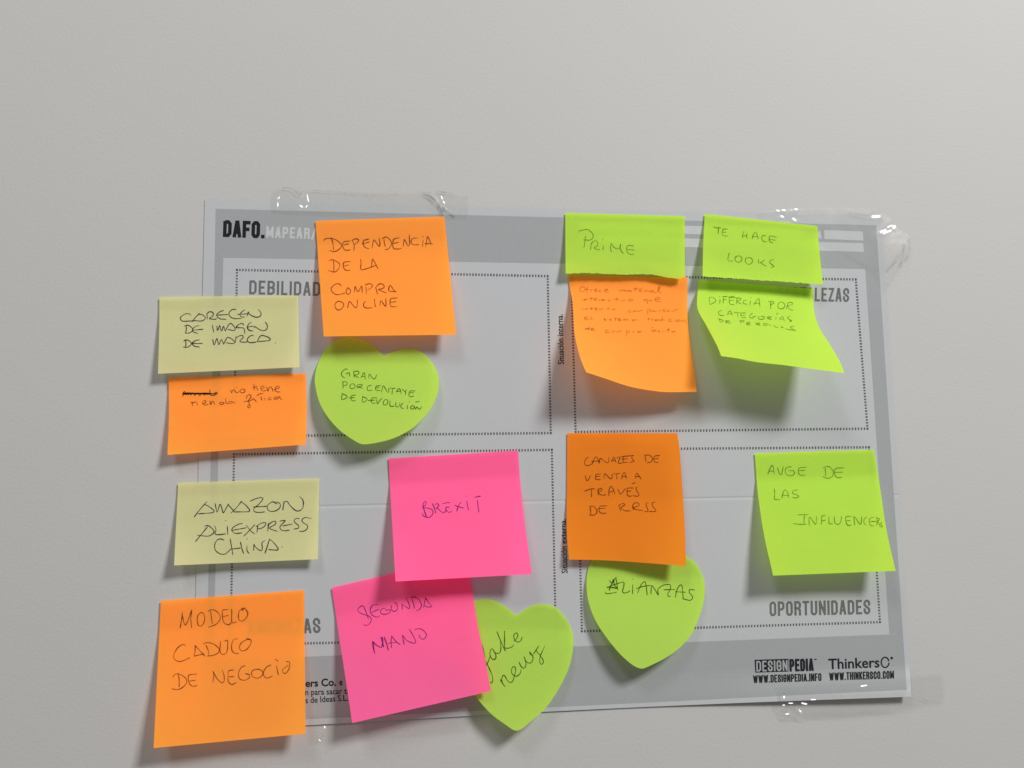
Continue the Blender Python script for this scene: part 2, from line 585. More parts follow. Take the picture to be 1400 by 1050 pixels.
def sans(m, text, a, b, xh_scale, bold=0.0):
    """built-in sans lettering; a, b = baseline start and end pixels; xh_scale = cap height in px"""
    cu = bpy.data.curves.new('lettering', 'FONT')
    cu.body = text
    cu.offset = bold
    cu.resolution_u = 3
    ob = bpy.data.objects.new('lettering', cu)
    COL.objects.link(ob)
    bpy.context.view_layer.update()
    me = ob.evaluated_get(bpy.context.evaluated_depsgraph_get()).to_mesh()
    V = [v.co.copy() for v in me.vertices]
    F = [tuple(p.vertices) for p in me.polygons]
    ob.to_mesh_clear()
    bpy.data.objects.remove(ob)
    bpy.data.curves.remove(cu)
    x0, x1 = min(v.x for v in V), max(v.x for v in V)
    A, B = Vector(a), Vector(b)
    d = (B - A); sx = d.length / (x1 - x0); d.normalize()
    up = Vector((d.y, -d.x))
    base = len(m.v)
    for v in V:
        p = A + d * ((v.x - x0) * sx) + up * (v.y / 0.7 * xh_scale)
        h = m.hit(p)
        m.v.append(h if h is not None else at(p.x, p.y, 0.0015))
    m.f += [tuple(base + i for i in f) for f in F]
    return m

sans(Marks(SHB, 0.0001), 'Situación interna.', (771.0, 498), (769.2, 429.5), 8.2, 0.012).build('side_caption', BLACK, sheet)
sans(Marks(SHB, 0.0001), 'Situación externa.', (776.0, 783.5), (773.6, 709.5), 8.2, 0.012).build('side_caption', BLACK, sheet)
m = Marks(SHB, 0.0001)
sans(m, 'ers Co.', (417.8, 939), (459.6, 937.2), 10.0, 0.028)
sans(m, 'e', (464, 937), (468.6, 936.8), 9.5, 0.02)
sans(m, 'ón para sacar ti', (411.5, 950.6), (476, 948.4), 8.2, 0.012)
sans(m, 's de Ideas S.L.', (417.8, 961.4), (475.8, 957.8), 8.2, 0.012)
m.build('credit_text', BLACK, sheet)
m = Marks(SHB, 0.0001)
sans(m, 'Thinkers', (1132.6, 914.8), (1202.5, 912.2), 14.2, 0.018)
cx, cy = 1210.0, 905.6
m.bar([(cx + 5.3 * math.cos(a), cy + 7.0 * math.sin(a)) for a in [math.radians(2 + i * 344 / 20) for i in range(21)]], 1.9)
m.poly([(1219 + 1.9 * math.cos(i * math.pi / 5), 899.6 + 1.9 * math.sin(i * math.pi / 5)) for i in range(10)])
m.build('logo_lettering', BLACK, sheet)

# ------------------------------------------------------------------ sticky notes
NOTES = {}
def note(key, tl, tr, br, bl, mat, label, lift, base=0.0014, left=None, right=None, top=None, bottom=None,
         start=0.2, power=1.15, extra=None, jag=0.0, cat='sticky note', name='sticky_note'):
    """a square note stuck along its top; lift = (bottom-left, bottom-right) distance from the wall in metres"""
    Lc = catmull([tl] + (left or []) + [bl], 2)
    Rc = catmull([tr] + (right or []) + [br], 2)
    Tc = catmull([tl] + (top or []) + [tr], 2)
    Bc = catmull([bl] + (bottom or []) + [br], 2)
    nu = nv = 40
    if jag:
        nu = 120
    g = coons(Tc, Rc, Bc, Lc, nu, nv)
    seed = random.random() * 50
    cc = (random.uniform(0, 6), random.uniform(0, 6))
    verts = []
    for j in range(nv + 1):
        v = j / nv
        for i in range(nu + 1):
            u = i / nu
            p = g[j][i]
            y = 0.0
            if jag and v > 0.9:
                y = (v - 0.9) / 0.1 * jag * (noise.noise((i * 0.21, seed, 0)) + 0.7 * noise.noise((i * 0.6, seed, 3)))
            h = base + (lift[0] * (1 - u) + lift[1] * u) * max(0, (v - start) / (1 - start)) ** power
            h += min(1.0, v * 3) * (0.0007 * v * noise.noise((u * 2.2 + seed, v * 2.0, seed)) + 0.00016 * noise.noise((u * 5 + seed, v * 5, seed + 9)))
            h += 0.0016 * cc[0] * max(0, (1 - u) + v - 1.45) ** 2 + 0.0016 * cc[1] * max(0, u + v - 1.45) ** 2
            if extra:
                h += extra(u, v)
            verts.append(at(p.x, p.y + y, h))
    faces = grid_faces(nu, nv)
    o = link(name, verts, faces, mat, smooth=True)
    tag(o, label, cat, 'sticky notes on the worksheet')
    NOTES[key] = (o, bvh_of(verts, faces))
    return o

def heart(key, outline, mat, label, lift, base=0.0014, start=0.23, power=1.06, tilt=0.0):
    pts = [Vector(p) for p in outline]
    c = catmull(outline, 3, closed=True)
    M = len(c)
    x0, x1 = min(p.x for p in c), max(p.x for p in c)
    y0, y1 = min(p.y for p in c), max(p.y for p in c)
    ctr = Vector(((x0 + x1) / 2, y0 + (y1 - y0) * 0.45))
    K = 14
    def H(p):
        v = (p.y - y0) / (y1 - y0)
        u = (p.x - x0) / (x1 - x0)
        return base + lift * (1 + tilt * (u - 0.5) * 2) * max(0, (v - start) / (1 - start)) ** power
    verts, faces = [at(ctr.x, ctr.y, H(ctr))], []
    for k in range(1, K + 1):
        for p in c:
            q = ctr.lerp(p, k / K)
            verts.append(at(q.x, q.y, H(q)))
    for i in range(M):
        faces.append((0, 1 + i, 1 + (i + 1) % M))
    for k in range(K - 1):
        a, b = 1 + k * M, 1 + (k + 1) * M
        for i in range(M):
            j = (i + 1) % M
            faces.append((a + i, b + i, b + j, a + j))
    o = link('heart_note', verts, faces, mat, smooth=True)
    tag(o, label, 'sticky note', 'heart shaped notes')
    NOTES[key] = (o, bvh_of(verts, faces))
    return o

note('dependencia', (431.4, 302), (607.5, 296), (623.3, 457.6), (442.6, 460), ORANGE,
     'square orange note at top left of the worksheet, reading DEPENDENCIA DE LA COMPRA ONLINE', (0.0105, 0.0095), base=0.0016, power=1.05)
note('carecen', (218, 406), (407.5, 404), (409.5, 502), (216, 511), YELLOW,
     'pale yellow note with three short blue lines ending DE MARCA, above the orange half note', (0.0048, 0.0032), left=[(217.8, 450)], start=0.16, power=1.1)
note('tienda', (230.5, 516.6), (418, 510.4), (418, 607.7), (229, 622), ORANGE,
     'low orange note with a crossed out word, between the two pale yellow notes', (0.0050, 0.0036), left=[(231, 565)], right=[(419, 555)], start=0.16, power=1.1)
note('competidores', (243.7, 660), (436.5, 654), (434.6, 764.5), (238, 773), YELLOW,
     'pale yellow note with three lines of large capitals, above the orange note at bottom left', (0.0050, 0.0034), start=0.16, power=1.1)
note('modelo', (220, 821.5), (415.7, 806.8), (417.7, 1003.2), (210, 1022.7), ORANGE,
     'large square orange note at bottom left corner, reading MODELO CADUCO DE NEGOCIO', (0.0110, 0.0085))
note('segunda', (453.6, 803.4), (633, 762), (671, 945), (481.6, 988.5), PINK,
     'tilted pink note reading SEGUNDA MANO, tucked under the BREXIT note', (0.0125, 0.0095), base=0.0016,
     right=[(644, 799), (653, 854), (664, 905)])
note('brexit', (531, 626.8), (708, 616), (727.5, 785), (540.8, 795), PINK,
     'pink square note with the single word BREXIT in violet pen', (0.0130, 0.0125), base=0.0014, right=[(712, 668), (719, 727)], start=0.21, power=1.02)
note('prime', (772.8, 291), (936, 295.7), (936.4, 379), (773.4, 374.4), GREEN,
     'lime green half note with a torn lower edge, reading PRIME', (0.0042, 0.0034), base=0.0016, start=0.1, power=1.2,
     bottom=[(800, 373.4), (845, 375), (890, 375.2), (910, 379), (925, 380.8)], jag=0.9)
note('ofrece', (776.8, 375.5), (939.6, 379), (952.4, 535.6), (801.6, 509), ORANGE,
     'orange note curling off the wall under the PRIME note, five faint lines written', (0.025, 0.0105),
     left=[(779, 392), (782.8, 414), (785, 452), (787.8, 468), (793, 488), (797.4, 500)],
     right=[(939.8, 430), (941.2, 449), (944.2, 476), (949, 508)],
     bottom=[(827, 517.3), (861.5, 528.6), (896, 534.8), (918, 536.2)], start=0.12, power=1.25)
note('hace', (963.7, 292.5), (1117.5, 309), (1125, 389), (960.6, 377.7), GREEN,
     'lime green half note reading TE HACE LOOKS, beside the PRIME note', (0.0062, 0.0072), base=0.0016, left=[(961.4, 335)],
     right=[(1119, 330)], start=0.1, power=1.2, jag=0.9)
note('difercia', (955.4, 383), (1112, 395), (1154.4, 510), (986, 486.8), GREEN,
     'lime green note bent far off the wall under the TE HACE LOOKS note', (0.029, 0.031),
     left=[(953.2, 408), (953.4, 420), (956, 428), (965.7, 445), (976, 464), (981.5, 475)],
     right=[(1112, 413), (1114, 430), (1120, 448), (1130, 464), (1140.7, 481), (1149, 496)],
     bottom=[(1008.6, 490), (1032.6, 494.8), (1070, 499), (1111.5, 504.6)], start=0.10, power=1.1)
note('canales', (775.7, 592.2), (926, 592.2), (938, 774), (778, 765), ORANGE_SHADED,
     'shade-toned orange note lying flat in the middle, reading CANALES DE VENTA', (0.0030, 0.0048), base=0.0012,
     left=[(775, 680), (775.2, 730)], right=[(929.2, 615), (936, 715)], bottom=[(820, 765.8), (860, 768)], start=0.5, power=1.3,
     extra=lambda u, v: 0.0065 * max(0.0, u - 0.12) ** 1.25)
note('auge', (1032, 619.8), (1195, 615), (1224.5, 780.5), (1057, 787), GREEN,
     'square lime green note at the right, reading AUGE DE LAS INFLUENCERS', (0.0132, 0.0132),
     left=[(1036, 672), (1044.4, 730)], right=[(1204, 672), (1212.5, 727)], start=0.21, power=1.02)

heart('gran', [(492, 606.4), (484, 602), (466.6, 590), (449.5, 572), (437.4, 551.5), (431.4, 529), (430.6, 514), (435, 496.6), (444, 479.5),
     (456, 467.5), (470, 461.5), (485.5, 462), (502.6, 468), (514.6, 477), (523, 485.4), (525.5, 486), (535, 482), (554, 477), (569.5, 478.6), (583, 487),
     (595, 503.5), (600, 520.6), (598, 538), (590, 556.6), (578, 572), (561, 587.5), (537, 599.5), (513, 605.6), (499, 607.4)], HEARTG,
     'tilted green heart note under the orange DEPENDENCIA note, reading GRAN PORCENTAYE DE DEVOLUCIÓN', 0.0125)
heart('fake', [(707, 999), (700, 997), (693, 992), (671, 975.6), (651, 952.5), (635, 925), (625, 895), (623, 868), (628, 843), (641, 826), (653, 820.5), (666, 819.5),
     (680, 823), (693, 831), (704, 840), (707.5, 840.5), (717.6, 833), (728, 828), (741, 826), (752, 827.5), (763, 833), (779, 855), (784, 878), (779, 909), (766.5, 937), (746, 968),
     (723, 988.5), (714, 996)], HEARTG,
     'green heart note reading fake news, partly hidden behind the tilted pink note', 0.0105)
heart('alianzas', [(876, 914), (866, 910), (848.6, 895), (830, 872.6), (814, 848), (805, 824), (802, 803), (803, 784), (808, 768), (820, 757), (838, 751), (858, 752),
     (873, 761), (880, 769), (883, 769), (892, 762), (908, 756), (926, 756), (940, 762), (951.5, 770.6), (960, 786), (963.5, 801.5), (962, 822), (956.6, 841),
     (944.6, 868), (927.5, 887), (907, 901), (890, 909.5), (881, 913.4)], HEARTG,
     'green heart note reading ALIANZAS, hanging under the CANALES note', 0.0105, base=0.0014)

# ------------------------------------------------------------------ handwriting
def write(key, mat, ox, oy, s, text, w=1.55, name='handwriting', lift=0.00007):
    """strokes 'x y,x y,...; ...' measured from (ox, oy) at s units per pixel; 'k|' in front scales the pen width"""
    o, b = NOTES[key]
    m = Marks(b, lift)
    for st in text.split(';'):
        st = st.strip()
        if not st:
            continue
        k = 1.0
        if '|' in st:
            kk, st = st.split('|')
            k = float(kk)
        pts = []
        for q in st.split(','):
            x, y = q.split()
            pts.append((ox + float(x) / s, oy + float(y) / s))
        m.pen(pts, w * k)
    return m.build(name, mat, o)

write('dependencia', INK_BROWN, 436, 310, 7.778, """
58 152,55 137,80 126,140 125,190 145,240 190,240 215,200 250,160 265,110 250;130 115,145 160,158 250;
335 150,270 160,255 175,260 225,285 250,340 245;265 195,320 180;355 135,375 200,372 260;345 150,380 130,420 135,415 160,375 195;
535 130,480 145,470 165,485 215,535 235;455 180,480 178,540 160;565 230,580 150,590 140,640 210,650 190,640 115;
690 130,700 190,710 215;670 125,720 110,765 150,770 190,740 235,705 245;860 115,800 130,790 150,785 210,805 235,860 235,880 225;790 180,850 165;
895 215,905 150,910 135,950 205,965 180,960 80;1050 120,1000 125,980 155,1000 190,1070 190;1110 140,1100 215;1108 105;
1135 215,1145 150,1155 105,1175 140,1195 185,1215 183;1125 180,1200 180;
105 365,140 350,190 370,222 400,215 435,185 475,150 480,100 465;150 355,160 400,158 475;340 370,275 375,260 395,265 440,295 465,335 462;265 420,320 405;
445 340,448 400,443 440,460 458,545 435;560 435,570 345,600 390,630 450;540 435,610 410;
240 635,220 610,180 610,140 640,130 670,160 710,210 722,280 705;310 650,290 680,300 715,330 710,335 675,310 650,295 655;
378 700,385 635,400 665,420 690,455 630,460 705;505 720,500 640;490 620,540 605,570 625,550 655,510 675;
625 720,605 650;600 650,640 610,680 612,695 640,670 660,635 670,720 705;740 685,750 630,765 625,790 665,820 695;745 685,800 690,825 690;
250 800,200 795,170 830,185 875,220 885,260 850,262 815,235 800;305 865,320 800,330 795,385 860,405 850,410 775;
500 790,478 815,480 850,510 865,570 860;590 765,600 855;650 845,655 790,665 790,710 845,712 760;835 757,765 765,758 790,765 845,830 850;765 805,825 795""")

write('carecen', INK_BLUE, 240, 412, 8.75, """
185 170,165 150,120 150,65 185,60 215,90 238,180 235,260 230;290 140,240 190,195 250;270 155,320 160,355 190,350 215,310 235,200 230;
380 215,375 140;375 150,405 125,440 130,455 150,440 180,405 205,470 215,495 205;580 110,540 120,495 155,500 185,540 210,610 215;485 165,630 158;
725 100,680 98,645 130,640 160,670 195,730 208,790 200;830 100,790 130,770 160,790 185,830 188;740 155,870 150;
855 180,870 125,880 150,930 180,980 190,1020 170,1020 135,990 95;
130 290,128 345,118 380;105 300,130 285,170 295,205 330,190 365,150 380,110 378;285 290,240 300,205 335,215 365,270 385;210 345,270 340,335 332;
440 280,448 330,458 372;495 290,500 345,510 340,528 290,545 350,555 350,575 300,595 355,605 345;600 345,640 275,665 265,700 300,715 330,700 350,625 335;
820 290,800 265,760 275,725 310,760 315,815 320,825 350,830 390;910 250,880 265,860 310,880 345,930 355;850 310,930 295;
938 320,945 300,1010 340,1060 350,1095 325,1095 280,1070 245;
120 465,125 510,118 555;95 480,120 462,160 470,190 500,170 535,130 550,90 545;290 460,240 470,200 500,225 535,290 548;190 500,250 505,325 502;
445 450,458 520,470 510,495 445,515 515,525 510,550 455,575 510,580 515;580 505,610 445,630 430,680 455,710 490,690 505,600 495;
715 495,725 420;720 440,760 415,800 408,810 430,770 480,840 488,870 478;935 410,900 410,860 450,865 480,900 495,970 485;
975 485,1010 420,1040 408,1110 430,1135 455,1110 470,980 482;1198 498""", 1.5)

write('tienda', INK_BLACK, 240, 515, 8.75, """
1.3|80 205,150 195,250 205,350 195,440 205,495 200;1.5|100 213,220 200,420 210;1.6|120 200,430 202;1.3|125 207,300 199,420 203;
88 240,95 190,110 178,120 195,100 210;150 225,160 190,185 220,200 190,230 222,260 195,290 225,320 195,345 220,360 190;
410 155,415 215,440 225,480 215,500 195,480 185,460 205""", 1.3, 'crossed_out_word')
write('tienda', INK_BROWN, 240, 515, 8.75, """
655 155,672 195,680 170,700 155,720 185,745 190,760 175;785 150,770 175,790 192,825 185,832 160,805 148,780 155;735 128;
935 85,940 130,945 165;920 135,975 115;970 120,985 165;1020 150,1060 135,1055 115,1030 115,1020 140,1040 170,1085 165;
1090 120,1105 175,1120 130,1145 125,1170 180;1180 155,1240 135,1235 115,1200 125,1190 160,1215 182,1255 180;
195 290,205 355;178 316,232 302;195 330,230 305,255 300;250 310,268 345;325 325,365 305,355 285,330 295,325 325,350 340,395 330;
410 285,420 335,435 300,450 295,470 335;580 310,545 305,525 320,545 335,590 315;600 255,605 310,625 325;
680 295,640 300,630 320,660 320,690 300,700 315,720 308;
850 265,855 230,885 215,905 235,885 270,870 290,885 330,895 360,880 375,862 355,885 335;810 300,900 285,930 265,970 300;970 230,1010 205,1050 203;1020 235,1035 285;1065 255,1075 285;
1145 245,1115 255,1115 275,1150 272;1225 240,1185 250,1180 268,1220 262,1245 235,1255 265,1280 270""", 1.45)

write('gran', INK_GREEN, 456, 490, 10, """
195 150,165 145,120 180,108 215,125 250,160 265;165 215,215 195,215 250;275 175,285 265;275 180,330 175,350 195,330 220,290 230,345 265;
375 270,410 200,425 200,435 285;385 250,430 245;485 275,490 215,545 280,570 275,592 220;
130 320,130 415;115 325,165 318,190 340,175 365,135 375;250 345,225 375,235 410,270 412,295 385,285 355,250 345;320 365,325 410;320 365,370 355,395 365,375 385,335 390,400 410;
525 370,480 375,460 410,475 440,530 435;650 375,590 378,575 405,580 435,640 440;580 405,630 400;655 465,675 380,690 380,740 465,755 455,755 405;
760 405,850 410;805 410,800 495;855 465,885 420,905 415,930 490;865 455,920 445;935 420,975 450,1000 425;985 445,985 500;
1120 445,1050 445,1035 470,1030 510,1060 525,1100 515;1035 475,1100 465;
120 480,108 560;110 478,180 510,185 530,150 555,105 567;310 503,250 507,240 530,245 570,270 580,305 575;205 540,290 535;
400 530,390 590;390 520,450 545,460 560,430 590,390 598;600 540,530 540,520 560,520 600,545 615,580 608;470 575,570 570;590 560,600 625,610 610,645 560,670 550;
705 560,680 600,690 635,725 630,745 595,730 565,700 565;775 575,770 645,785 655,835 655;855 600,850 650,870 665,900 645,910 605;955 610,925 640,925 675,965 685;
1010 635,1008 695;1035 590;1080 640,1055 665,1060 690,1095 688,1105 660,1080 645;1100 650,1125 695,1135 665,1180 695,1205 655;1115 595,1180 590""", 1.3)

write('competidores', INK_BLUE, 260, 670, 7.778, """
40 290,110 200,180 120;150 150,200 175,255 220,235 240,80 253;265 140,285 235,295 225,320 150,350 240,360 235,410 145;435 245,490 190,550 115;400 150,480 240;
540 120,590 160,635 215,620 230,470 232;635 120,690 95,750 80,775 90,735 145,680 195,680 225,720 238,795 232;665 180,815 172;
925 150,880 125,830 155,820 195,850 225,910 220,955 185,955 145,915 125;985 215,1000 115;1000 130,1030 120,1060 160,1110 210,1150 223,1190 200,1205 150,1195 100,1160 65;
55 550,120 470,185 390;150 385,190 378,230 405,255 440,235 470,190 490,75 480;260 375,275 425,265 465,300 475,380 465;395 380,400 475;378 325;
560 355,510 365,455 400,445 430,480 460,555 455;435 430,600 400;595 370,640 430,685 465;690 365,640 420,570 490;
720 375,710 455;700 390,750 355,800 345,805 365,770 400,715 415;835 350,825 440;820 375,880 335,910 335,905 365,845 405,930 440;
950 330,1010 325,970 370,955 390,965 420,1000 432,1060 425;980 382,1090 360;1165 305,1130 300,1105 325,1120 350,1155 380,1150 405,1100 415;
1290 305,1230 290,1190 315,1200 345,1245 375,1245 410,1210 435,1160 440;
365 535,330 520,290 530,262 580,270 640,320 678,370 680,410 650,430 625;425 515,440 600,455 690;420 630,540 615;535 550,550 620,570 680;605 590,605 640,625 675;605 520;
680 570,675 645;675 575,710 620,755 645,768 620,765 560,800 535;795 675,820 600,845 520;840 520,880 550,935 620,930 638,830 632;978 605""", 1.5)

write('modelo', INK_BROWN, 225, 820, 7.778, """
165 305,180 220,190 130;185 150,205 235,220 270,245 230,290 105;290 105,280 200,288 300;380 135,350 180,355 260,385 280,420 240,425 170,400 135,370 145;
490 120,500 200,510 260;460 125,500 105,550 120,590 170,585 220,540 265,465 292;680 105,620 110,615 150,625 230,660 262,690 262,710 240;620 180,680 165;
715 95,718 240,775 230;850 95,800 115,785 170,795 215,830 225,870 190,885 140,850 90,820 95,840 120;
225 490,195 475,140 510,100 580,105 630,150 655,200 648,270 615;315 605,325 540,325 480;325 485,370 535,430 600;310 600,420 575;
440 480,465 540,470 590;410 470,450 455,520 470,580 520,575 560,520 590,450 598;595 440,590 530,600 570,635 580,665 545,670 435,630 440;
780 415,740 420,715 470,715 530,740 565,790 572;915 420,870 425,815 460,797 510,820 542,870 530,910 480,920 430,870 408;
145 780,155 850,155 930;85 825,120 790,180 800,235 850,225 900,170 945,120 955,78 945;345 788,260 800,252 830,265 890,300 920,350 910;260 865,330 855;
515 880,525 800,515 755;518 765,560 840,610 882,635 860,630 790,610 745;740 745,685 755,675 800,680 870,715 900,765 880;680 820,740 815;
860 700,820 715,785 780,800 840,850 855,900 830,905 795;855 785,910 795;1000 735,940 750,925 790,950 825,1005 830,1045 790,1030 750,980 735;
1135 690,1080 720,1050 780,1070 825,1110 828,1150 805;1190 695,1200 750,1212 800;1175 628,1210 655;1290 655,1330 665,1325 730,1290 780,1262 775,1258 740,1290 715,1320 690""", 1.5)

write('segunda', INK_PINK, 480, 805, 10.5, """
185 245,140 250,98 290,105 325,160 360,230 380,280 410,290 450,260 505,210 525,175 510;180 250,215 330,250 435;390 220,310 235,275 300,295 370,370 405,415 385;290 345,400 290;
500 280,450 285,420 320,445 360,510 362,565 330,560 300,490 310;575 235,585 300,620 325,665 290,660 230,620 185;735 300,730 210;735 225,790 260,830 285,845 265,820 190,785 125;
870 150,900 220,910 285;860 125,920 120,985 170,1010 240,980 295,930 312;1040 270,1060 180,1075 120;1075 130,1110 190,1160 255;1045 240,1110 262,1160 258;
1.6|338 930,320 830,310 750;1.3|315 755,360 805,430 840,450 800,455 710,440 690;1.5|430 690,470 840;1.5|475 690,510 790,537 885;
580 850,575 750,585 670;580 670,640 750,708 805;530 785,580 775,650 770;765 805,745 720,735 660;740 670,800 740,900 782,930 760,900 690,835 575;
910 590,960 572,1020 585,1070 630,1080 670,1055 715,1020 722,985 690,975 660""", 1.4)

write('fake', INK_GREEN, 645, 850, 10.5, """
140 320,170 420,185 520;185 545,215 600,260 690,295 780,300 850,285 880,260 870;205 640,240 560,270 480;
300 385,275 400,260 460,280 520,320 545,345 520,345 480,320 430,300 395;300 390,330 440,370 455,405 440,418 380,412 290;
360 140,400 240,440 330,485 425;470 130,470 250,475 370,520 380,570 365,605 330;600 285,650 230,660 180,635 160,605 190,610 245,650 290,700 275,725 215;
405 825,440 880,482 940;440 880,430 820,450 770,475 780,510 840,550 872,590 850,610 780;610 780,630 700,620 650,595 645,570 690,575 740,610 775,650 780,695 740,710 680;
680 575,700 630,735 665,770 650,778 590,750 495;760 540,800 585,845 592,875 550,875 490,835 460,835 430,860 470,890 460;890 460,920 410,965 342;920 405,960 460,990 480;
1048 350,1020 410,985 490,975 570,995 612,1025 590,1020 540,985 490""", 1.5)

write('brexit', INK_PINK, 570, 670, 14, """
110 350,125 260,150 218,178 235,160 290,130 320;1.4|120 310,150 420,185 515;130 340,210 345,280 370,310 420,290 480,230 525,180 520,120 490,105 440;
1.3|295 255,340 360,365 450;340 290,380 260,415 275,415 310,370 345,410 360,460 410,510 430,550 405,555 340;550 360,580 400,620 430,670 400;540 330,630 325;490 260,560 245,640 238;
715 285,800 320,905 345;850 225,790 310,765 410;955 195,965 280,990 390;950 115;1155 185,1170 310,1187 430;1.2|1095 140,1160 125,1225 117""", 1.4)

write('prime', INK_PALEG, 780, 305, 14, """
155 175,175 145,250 132,320 122,390 165,432 230,425 290,370 325,240 320;288 245,275 340,265 430,250 475;405 370,390 450,385 515;400 400,440 350,490 340,522 380,510 440,450 470,500 500,565 512;
630 430,622 515;618 305;765 410,770 490,785 560;770 380,830 460,880 490,930 488,955 440,962 395;955 400,950 480,980 550,1020 578;
1215 440,1110 428,1085 450,1075 510,1100 570,1170 603,1220 585;1085 505,1150 510,1230 520""", 1.5)

write('hace', INK_PALEG, 965, 295, 12.727, """
130 190,180 210,270 212;220 185,215 315;380 235,310 232,290 260,285 320,305 350,380 350;290 290,360 285;665 265,640 340,638 395;640 360,715 340;720 300,710 345,715 400;
805 405,825 330,860 285,885 310,910 410;810 365,900 360;1050 350,1000 345,970 380,985 430,1025 452,1070 440;1235 375,1120 352,1100 400,1115 450,1175 478;1105 405,1215 428;
410 640,390 710,385 765,410 790,470 785;570 695,520 715,505 765,545 805,600 800,628 755,610 710,560 695;755 725,700 740,685 785,715 835,770 842,810 800,800 750,750 722;
920 755,912 840;1025 770,970 805,925 820;950 815,1000 850,1060 885;1195 768,1135 770,1110 800,1130 835,1180 870,1180 890,1130 895""", 1.45)

write('ofrece', INK_THIN, 785, 380, 8.75, """
120 105,80 110,65 145,80 165,115 160,130 130,110 105;165 100,150 130,155 185;130 140,185 135;195 135,205 165;203 150,235 130;245 150,275 140,262 128,245 145,255 165,285 160;
330 138,300 145,305 165,340 162;360 158,405 140,380 132,362 155,385 170,425 165;540 165,555 140,570 160,590 140,605 160,620 145,630 165;680 145,645 150,645 165,680 158,690 165;
735 100,730 165;700 135,770 125;775 155,815 140,790 130,775 150,800 168,830 160;845 140,850 165,880 140;890 145,895 170;935 150,905 160,925 172,945 150,955 175,985 170;985 170,1030 120,1020 100,1005 130,1020 170,1045 178;
100 250,105 270;120 245,125 270,145 248,155 270;205 225,205 275;170 248,240 245;240 262,275 250,255 242,242 262,270 275;290 250,295 275,320 252;355 255,330 262,340 275,365 258,375 278;
430 255,400 265,420 278,445 272;510 230,512 278;470 260,540 250;545 258,550 278;570 258,590 278,615 255;660 255,645 270,670 280,700 268,680 252,655 258;
860 255,830 262,840 278,870 258,880 310;895 258,900 278,925 262,930 280;960 265,1025 245,1000 228,965 255,990 282,1045 275;
100 360,115 390;130 365,135 385,155 362,170 385;200 345,210 388;185 370,235 360;245 378,280 365,255 358,250 385,285 385;300 365,310 388,330 362,350 388;405 350,405 388;380 372,430 365;480 368,450 375,465 388,495 372,500 385;
680 385,645 392,650 410,690 405;700 390,710 408,735 395,715 385;745 405,760 388,775 405,795 388,820 392;875 375,880 440;875 385,910 375,920 395,885 410;960 385,935 400,970 395,985 405;1000 380,1010 405,1030 382,1045 405;
1090 375,1060 385,1085 400,1060 412;1130 380,1110 400,1140 395,1160 405;1175 385,1185 405,1215 380,1250 378;
120 485,165 475,145 462,120 480,140 502,180 495;205 455,200 495,230 495;375 475,355 490,380 505,360 515;400 488,405 510;445 485,425 495,450 508,430 518;495 470,495 515;475 490,520 485;525 505,560 492,535 485,530 510,565 512;
585 512,600 490,615 510,635 490,655 512;720 495,690 505,715 515,735 495,760 515;885 475,890 515;870 490,920 490;925 512,935 492,955 492;990 495,965 505,990 515,1005 495,1015 512;1060 465,1055 515;1055 500,1030 498,1030 515,1055 508;
1080 495,1085 515;1165 490,1130 500,1135 518,1175 515;1195 500,1200 520;1235 500,1220 515,1250 522,1260 502,1235 498;1275 500,1285 525,1305 500,1315 525;1345 490,1330 510,1340 545;
180 575,190 625;180 605,140 600,135 615,180 612;200 622,240 608,215 600,205 625,260 632;420 625,375 630,380 655,430 650;445 632,450 652,480 640,455 628;490 655,505 632,520 655,545 632,570 645;
625 625,630 695;620 640,660 630,660 650,630 658;705 630,710 658;790 635,755 640,770 658,795 635,805 658;920 590,950 590;925 615,930 645;945 612,950 648,970 620,985 648;1030 620,1005 635,1030 648,1010 660;1060 625,1065 655;
1125 595,1130 655;1090 630,1150 610;1165 630,1175 652,1200 635,1210 650""", 1.3)

write('difercia', INK_PALEG, 960, 398, 10, """
95 95,105 185;90 90,140 85,185 120,180 145,105 188;245 105,240 175;235 75;330 75,300 80,290 100,285 170;265 75,345 72;280 120,340 115;445 75,380 88,375 170,425 185,440 180;345 80,500 95;375 130,430 125;
475 95,468 180;470 100,520 95,530 115,480 140,540 180;610 125,565 135,565 170,620 180;660 130,650 200;665 90;705 190,750 120,775 100,790 215;705 165,785 170;
935 145,935 245;900 145,960 140,980 160,935 190;1060 150,1035 190,1050 235,1100 240,1130 200,1110 160,1060 148;1175 165,1150 245;1160 165,1220 155,1235 180,1175 205,1200 250,1250 262;
270 265,235 275,222 305,245 330,300 335;340 330,365 280,385 275,415 330;345 315,410 310;430 290,530 300;480 298,490 355;600 300,540 300,525 330,545 360,600 362;530 330,590 330;
690 305,655 325,650 355,690 372,700 350,745 345;790 345,765 370,790 388,845 380,850 355,800 342;890 345,885 385;885 355,935 345,940 360,895 370,950 392;1010 355,1005 390;1010 320,1040 300;1050 395,1080 355,1100 350,1125 410;1060 380,1110 385;
1205 345,1165 360,1190 390,1225 405,1190 418;235 385,245 430;210 375,270 395,290 415,245 428;370 405,320 405,325 430,400 440;320 418,380 415;520 400,530 435;505 410,560 400,575 415,530 425;660 425,610 430,610 455,665 465;610 442,660 442;
735 435,740 465;730 440,780 435,785 450,745 455,800 470;845 440,835 475;830 445,890 450,880 470,835 470;900 455,940 470;975 465,1000 490,1040 500;1090 475,1105 500,1070 490;1260 485,1205 490,1230 515,1275 540,1130 515""", 1.35)

